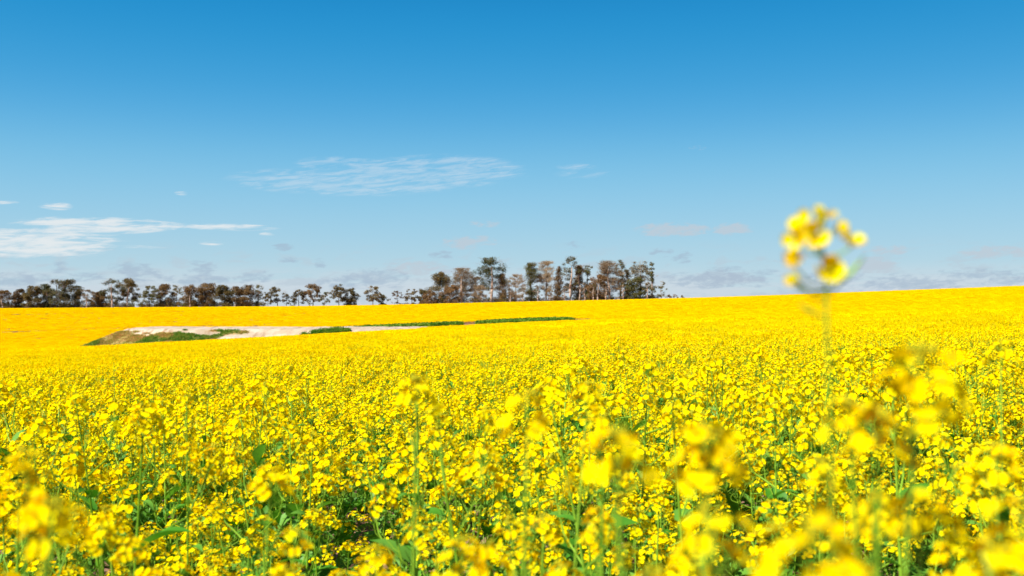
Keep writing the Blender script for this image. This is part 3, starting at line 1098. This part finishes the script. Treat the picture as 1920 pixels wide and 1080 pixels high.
HERO = [
 # px, py of the top flower head, distance, branches, label
 (14, 868, .80, 1, 'very blurred canola plant at the left edge, tallest there'),
 (80, 915, .80, 0, 'blurred single-headed canola stem just in from the left edge'),
 (38, 960, .74, 0, 'orange blurred canola head lowest at the left edge'),
 (370, 735, 2.3, 5, 'bright tall many-headed canola plant rising left of centre above its neighbours'),
 (210, 668, 6.0, 1, 'thin tall canola stalk standing alone below the grassy end of the bank'),
 (795, 715, 1.25, 2, 'shaded brownish canola head poking up below the tall olive tree'),
 (975, 755, .95, 3, 'dark blurred canola plant in the middle, its shaded head lowest on the right'),
 (855, 760, 1.7, 4, 'bright canola plant left of the dark blurred one in the middle'),
 (1050, 745, 1.5, 4, 'bright tall canola plant right of the dark blurred one in the middle'),
 (1172, 638, 4.2, 2, 'tall green-stalked canola plant reaching up right of centre'),
 (1265, 825, .62, 3, 'large bright blurred canola plant, topmost of the lower right group on its left side'),
 (1345, 860, .66, 3, 'blurred canola plant with spread heads right of the large bright one'),
 (1425, 830, .70, 3, 'blurred canola plant just above and left of the big closest bloom'),
 (1488, 945, .50, 1, 'big out-of-focus golden canola bloom, the closest of the lower right group'),
 (1390, 985, .60, 2, 'close blurred canola plant beside a slanting pale green stem'),
 (1545, 760, .66, 3, 'blurred canola plant below the tall lone stalk, left one of the bright cluster'),
 (1635, 722, .62, 3, 'highest blurred plant of the bright cluster below the lone stalk'),
 (1715, 785, .66, 2, 'right one of the bright blurred cluster below the lone stalk'),
 (1590, 905, .85, 3, 'blurred canola plant under the bright cluster'),
 (1855, 655, 1.7, 3, 'small-headed tall canola plant close to the right edge'),
 (1760, 1000, .58, 2, 'very blurred canola plant at the bottom near the right corner'),
 (1830, 1035, .66, 2, 'low blurred canola plant at the bottom, between its neighbour and the corner'),
 (1900, 955, .55, 2, 'very blurred canola plant cut off by the right edge'),
 (555, 1010, 1.15, 3, 'bright close canola plant at the bottom left of centre'),
 (705, 1035, 1.15, 2, 'close canola plant at the bottom just left of the middle'),
 (850, 1045, .95, 2, 'blurred canola plant cut off by the bottom edge at the middle'),
 (250, 985, 1.25, 4, 'close bushy canola plant with drooping bright heads, bottom left'),
 (1180, 950, 1.25, 4, 'close canola plant with many small round heads, left of the blurred group'),
 (1310, 1000, .95, 4, 'golden blurred canola plant at the bottom, left of the slanting pale green stem'),
 (1530, 1020, .90, 3, 'golden blurred canola plant at the bottom, right beneath the big closest bloom'),
 (1680, 940, .90, 4, 'golden blurred canola plant low between the bright cluster and the bottom corner'),
 (1500, 860, 1.05, 4, 'softly blurred canola plant left of the stems of the bright cluster'),
 (1810, 870, .95, 4, 'softly blurred canola plant below the small-headed tall one'),
 (1150, 800, 1.15, 4, 'softly blurred canola plant between the two tall bright ones right of centre'),
 (1700, 1060, .75, 2, 'blurred canola head cut off by the bottom edge nearest the right corner'),
 (450, 900, 1.25, 4, 'softly blurred canola plant under the bright tall many-headed one'),
 (1060, 975, 1.35, 4, 'close canola plant at the bottom right of the middle'),
]
for i, (px, py, d, nb, lab) in enumerate(HERO):
    hx, hy, hz = at(px, py, d)
    hz -= 0.035
    lx, ly = rp.uniform(-.05, .05), rp.uniform(-.03, .03)
    bx, by = hx - lx, hy - ly
    g = gz(bx, by)
    o = build_plant(2000 + i, hz - g, nb, True, (lx, ly))
    o.location = (bx, by, g)
    o['label'] = lab
    o['category'] = 'plant'
    o['group'] = 'tall blurred canola plants rising above the crop'

# --- the lone tall stalk against the sky
LD = 0.56
lone = D.objects.new('canola_plant', None)
COL.objects.link(lone)
sx, sy, sz = at(1549, 388, LD)
g0 = gz(sx, sy)
lone.location = (sx, sy, g0)
lone['label'] = 'lone tall blurred canola stalk with a ring of yellow flowers against the sky'
lone['category'] = 'plant'
base = Vector((sx, sy, g0))


def lp(px, py, dd=0.0):
    return Vector(at(px, py, LD + dd)) - base


mb = MB()
stalk = [Vector((.01, 0, 0)), lp(1556, 800), lp(1550, 620), lp(1549, 540), lp(1541, 450), lp(1549, 400)]
mb.tube(stalk, [.0012, .0009, .0008, .0009, .0009, .0007], 6, 1)
link('stem', mb.mesh('stem', SLOTS, True), lone)


def petal_mesh(seed):
    rng = random.Random(seed)
    L, Wd = .0095, .0046
    vs, fs = [], []
    rows = [(0, .0007), (.25, .5), (.5, .85), (.75, 1.0), (.92, .75), (1.0, .3)]
    for t, w_ in rows:
        for s in (-1, -.5, 0, .5, 1):
            ww = w_ * Wd if t else .0006
            vs.append((t * L, s * ww, .0032 * t * t + .0010 * abs(s) - .0012 * math.sin(t * 3.1) + rng.uniform(-.0002, .0002)))
    for i in range(len(rows) - 1):
        for j in range(4):
            p = i * 5 + j
            fs.append((p, p + 1, p + 6, p + 5))
    mb = MB()
    mb.add(vs, fs)
    return mb.mesh('petal', [M['petal']], True)


PETALS = [petal_mesh(k) for k in range(3)]
bc = MB()
bc.tube([(0, 0, -.003), (0, 0, .003), (0, 0, .0052)], [.0009, .0013, .0004], 6, 2)
CENTRE = bc.mesh('centre', SLOTS, True)
rng = random.Random(31)
for px, py, fwd, scale, nd, att in (
        (1508, 414, .00, 1.15, (-.7, -.4, .55), 4), (1496, 440, -.01, 1.0, (-.8, -.6, .1), 4), (1522, 436, -.012, 1.2, (-.1, -.9, .35), 4),
        (1545, 398, .004, 1.0, (.1, -.2, 1.0), 5), (1569, 420, .004, 1.0, (.9, -.35, .2), 5), (1598, 447, .0, 1.0, (.3, -.3, .9), 4),
        (1490, 485, -.004, 1.0, (-.3, -.5, .8), 3), (1549, 500, -.012, 1.25, (.25, -.9, .25), 3), (1489, 522, .012, .75, (-.4, -.2, .6), 3)):
    c = lp(px, py + 10, fwd)
    n_ = Vector(nd).normalized()
    a_ = stalk[att].lerp(stalk[att - 1], .35 if att > 3 else .1)
    a_ = Vector((a_.x, a_.y, min(a_.z, c.z - .002)))
    f = link('flower', CENTRE, lone)
    f.location = c
    f.rotation_mode = 'QUATERNION'
    f.rotation_quaternion = n_.to_track_quat('Z', 'Y')
    f.scale = (scale * .84,) * 3
    for k4 in range(4):
        p = link('petal', PETALS[k4 % 3], f)
        p.rotation_euler = (0, -rng.uniform(.05, .6), math.pi / 2 * k4 + rng.uniform(-.2, .2))
    pb = MB()
    md_ = a_.lerp(c, .6) + Vector((0, 0, -.003))
    pb.tube([a_, md_, c - n_ * .002], [.0007, .0006, .0006], 4, 1, False)
    link('flower_stalk', pb.mesh('flower_stalk', SLOTS, True), lone)
bb = MB()
for _ in range(9):
    octa(bb, lp(1541 + rng.uniform(-9, 9), 412 + rng.uniform(-9, 9), rng.uniform(-.003, .003)), .0014, .003, 2)
link('bud_cluster', bb.mesh('bud_cluster', SLOTS), lone)
for (p0, p1) in (((1550, 560), (1622, 480)), ((1550, 545), (1585, 505)), ((1551, 575), (1480, 515)), ((1551, 600), (1500, 570))):
    pb = MB()
    a_, b_ = lp(*p0), lp(*p1)
    pb.tube([a_, a_.lerp(b_, .35), a_.lerp(b_, .7) - Vector((0, 0, .001)), b_], [.0006, .0007, .0014, .0004], 5, 1, False)
    link('seed_pod', pb.mesh('seed_pod', SLOTS, True), lone)

# --- the counted near crop: the 300 plants that show largest
order = [i for i in np.argsort(dist) if vis[i]]
N_IND = 263
counted = order[:N_IND]
LIM_A = 3.1
proA = [build_plant(3000 + s, CROP, 1 + s % 4, True) for s in range(9)]
proB = [build_plant(3100 + s, CROP, 4 + s % 4, False) for s in range(12)]
usedA, usedB = set(), set()
rng = random.Random(77)
is_counted = np.zeros(len(x1), bool)
for i in counted:
    is_counted[i] = True
    near = dist[i] < LIM_A
    bank_, used = (proA, usedA) if near else (proB, usedB)
    j = rng.randrange(len(bank_))
    if j in used:
        o = copy_tree(bank_[j])
    else:
        o = bank_[j]
        used.add(j)
    s = hs[i] / CROP
    o.location = (x1[i], y1[i], gz(x1[i], y1[i]))
    o.rotation_euler = (rng.uniform(-.08, .08), rng.uniform(-.08, .08), rng.uniform(0, 6.283))
    wd = (1 + (s - 1) * .4) * (1.34 if dist[i] < 3.2 else 1.10)
    o.scale = (wd, wd, s)
    o['label'] = 'yellow-flowered canola plant, hardly blurred, among the many alike in the near crop'
    o['category'] = 'plant'
    o['group'] = 'canola plants in the near part of the crop'

# --- the uncounted crop
protos, rows = [], []
for s in range(8):
    protos.append(full_mesh(4000 + s, CROP, 4 + s % 4))
nA = len(protos)
for s in range(6):
    protos.append(clump_mesh(4100 + s, .28, 36, 12, .0095, CROP, 40, True))
nB = len(protos)
for s in range(6):
    protos.append(clump_mesh(4200 + s, .55, 130, 7, .020, CROP, 8, False))
nC = len(protos)


def add_rows(x, y, v0, v1, smin, smax, hmul=None):
    z = ground(x, y)
    n = len(x)
    s = rp.uniform(smin, smax, n) if hmul is None else hmul
    rows.append(np.stack([x, y, z, rp.uniform(-.07, .07, n), rp.uniform(-.07, .07, n), rp.uniform(0, 6.283, n), s, rp.randint(v0, v1, n)], 1))


kk = ~is_counted
add_rows(x1[kk], y1[kk], 0, nA, 1, 1, hs[kk] / CROP)
x2, y2 = wedge(14.5, 46, 8.5, 2.0)
add_rows(x2, y2, nA, nB, .88, 1.14)
x3, y3 = wedge(45, 306, 1.9, 6.0)
# wheel tracks and thin places far out
tr = np.zeros(len(x3), bool)
for off, slope, x_hi, half in ((178, .05, -20, .9), (206, .10, -40, 1.2), (236, -.03, 10, .8), (262, .04, -60, 1.3), (196, -.02, 60, .7)):
    tr |= (np.abs(y3 - (off + slope * x3 + 2 * np.sin(x3 * .05))) < half) & (x3 < x_hi) & (smooth_noise(x3, y3, .06, 8) > -.35)
k = ~tr & ~on_dam(x3, y3)
x3, y3 = x3[k], y3[k]
add_rows(x3, y3, nB, nC, .85, 1.16)
pts = np.concatenate(rows)
scatter('canola_crop', pts, protos, 'dense flowering yellow canola crop covering the whole field')

# --- grass on the bank, weeds round the dam, clods and straw on the soil
def tuft_mesh(seed, n, h, w, m_):
    rng = random.Random(seed)
    mb = MB()
    for _ in range(n):
        a = rng.uniform(0, 6.28)
        b = Vector((rng.uniform(-.25, .25), rng.uniform(-.25, .25), 0))
        d = Vector((math.cos(a) * .4, math.sin(a) * .4, 1)).normalized() * h * rng.uniform(.5, 1.2)
        s = Vector((-math.sin(a), math.cos(a), 0)) * w
        mb.add([b - s, b + s, b + d * .6 + s * .8, b + d + Vector((math.cos(a), math.sin(a), -.1)) * h * .2, b + d * .6 - s * .8], [(0, 1, 2, 4), (4, 2, 3)])
    return mb.mesh('tuft', [m_])


gx = rp.uniform(BX0, -33, 12000)
gy = rp.uniform(BY0, 132, 12000)
gzv = bank_height(gx, gy)
k = (growth(gx, gy, gzv) > .5) & (gzv > ground(gx, gy))
gx, gy, gzv = gx[k], gy[k], gzv[k]
n = len(gx)
dry = (smooth_noise(gx, gzv * 2, .35, 40) > -.30 + 1.5 * np.clip((-51.5 - gx) / 1.5, 0, 1))
rows_ = np.stack([gx, gy, gzv - .05, rp.uniform(-.1, .1, n), rp.uniform(-.1, .1, n), rp.uniform(0, 6.28, n), rp.uniform(.6, 1.3, n), np.where(dry, 2, 0) + rp.randint(0, 2, n)], 1)
scatter('bank_grass', rows_, [tuft_mesh(1, 26, .22, .018, M['grass']), tuft_mesh(2, 26, .28, .018, M['grass']),
                              tuft_mesh(3, 26, .18, .016, M['dry_grass']), tuft_mesh(4, 26, .22, .016, M['dry_grass'])],
        'green and rusty grass growing over the left end of the earth bank')


def weeds(name, x0, x1_, yc, yh, n, label, s0=.8, s1=1.4, slope=0.0):
    x = rp.uniform(x0, x1_, n)
    y = yc + slope * (x - x0) + rp.uniform(-yh, yh, n) * np.sqrt(np.clip(1 - ((x - (x0 + x1_) / 2) / ((x1_ - x0) / 2)) ** 2, 0, 1)) 
    kq = smooth_noise(x, y * 2, 1.3, len(label)) > -.35
    x, y = x[kq], y[kq]
    n = len(x)
    z = np.maximum(ground(x, y), np.where((x > BX0) & (x < BX1) & (y > BY0) & (y < BY1), bank_height(x, y), -99))
    r = np.stack([x, y, z - .03, rp.uniform(-.1, .1, n), rp.uniform(-.1, .1, n), rp.uniform(0, 6.28, n), rp.uniform(s0, s1, n), rp.randint(0, 3, n)], 1)
    scatter(name, r, WEED, label)


def weed_mesh(seed):
    rng = random.Random(seed)
    mb = MB()
    for _ in range(60):
        blob = (rng.uniform(-.3, .3), rng.uniform(-.3, .3), rng.uniform(.05, .5))
        blob_leaves(mb, blob, .1, 1, .16, rng)
    return mb.mesh('weed', [M['weed']])


WEED = [weed_mesh(s) for s in range(3)]
weeds('weed_patch', -31, -8, 163, 4.5, 3400, 'long green strip of weeds behind the sandy bank', 1.0, 1.8, -.42)
weeds('weed_patch', -5.0, 9.0, 152, 6, 2600, 'separate darker green strip of weeds beyond the right end of the bank', 1.0, 1.8)
weeds('weed_patch', -26.4, -20.4, 125.1, .6, 260, 'small green mound of weeds in front of the sandy bank', .5, .9)
weeds('weed_patch', -10, -4, 149, .7, 200, 'thin line of sparse weeds joining the two long green strips', .4, .8)

cb = MB()
rng = random.Random(9)
for _ in range(1500):
    y = rng.uniform(1.2, 7.5)
    x = rng.uniform(-.6 * y, .6 * y)
    r = rng.uniform(.006, .024)
    z = gz(x, y) + .008
    vs = []
    for q in ((1, 0, 0), (0, 1, 0), (-1, 0, 0), (0, -1, 0), (0, 0, 1), (0, 0, -1), (.7, .7, .5), (-.7, -.6, .5)):
        vs.append((x + q[0] * r * rng.uniform(.7, 1.3), y + q[1] * r * rng.uniform(.7, 1.3), z + q[2] * r * .7))
    cb.add(vs, [(0, 6, 4), (6, 1, 4), (1, 2, 4), (2, 7, 4), (7, 3, 4), (3, 0, 4), (0, 1, 6), (2, 3, 7), (1, 0, 5), (2, 1, 5), (3, 2, 5), (0, 3, 5)])
link('soil_clods', cb.mesh('soil_clods', [M['clod']]), kind='stuff', label='small reddish clods of earth lying between the near plants')
sb = MB()
for _ in range(900):
    y = rng.uniform(1.2, 7.5)
    x = rng.uniform(-.6 * y, .6 * y)
    z = gz(x, y) + rng.uniform(.012, .035)
    a = rng.uniform(0, 6.28)
    L = rng.uniform(.03, .10)
    sb.tube([(x, y, z), (x + math.cos(a) * L, y + math.sin(a) * L, z + rng.uniform(-.005, .02))], .0018, 3)
link('straw_litter', sb.mesh('straw_litter', [M['straw']]), kind='stuff', label='pale straw litter scattered on the soil under the near plants')
print('objects', len(D.objects), 'crop instances', len(pts), 'counted', len(counted), 'visible near', int(vis.sum()), 'A', int((dist[counted] < LIM_A).sum()))
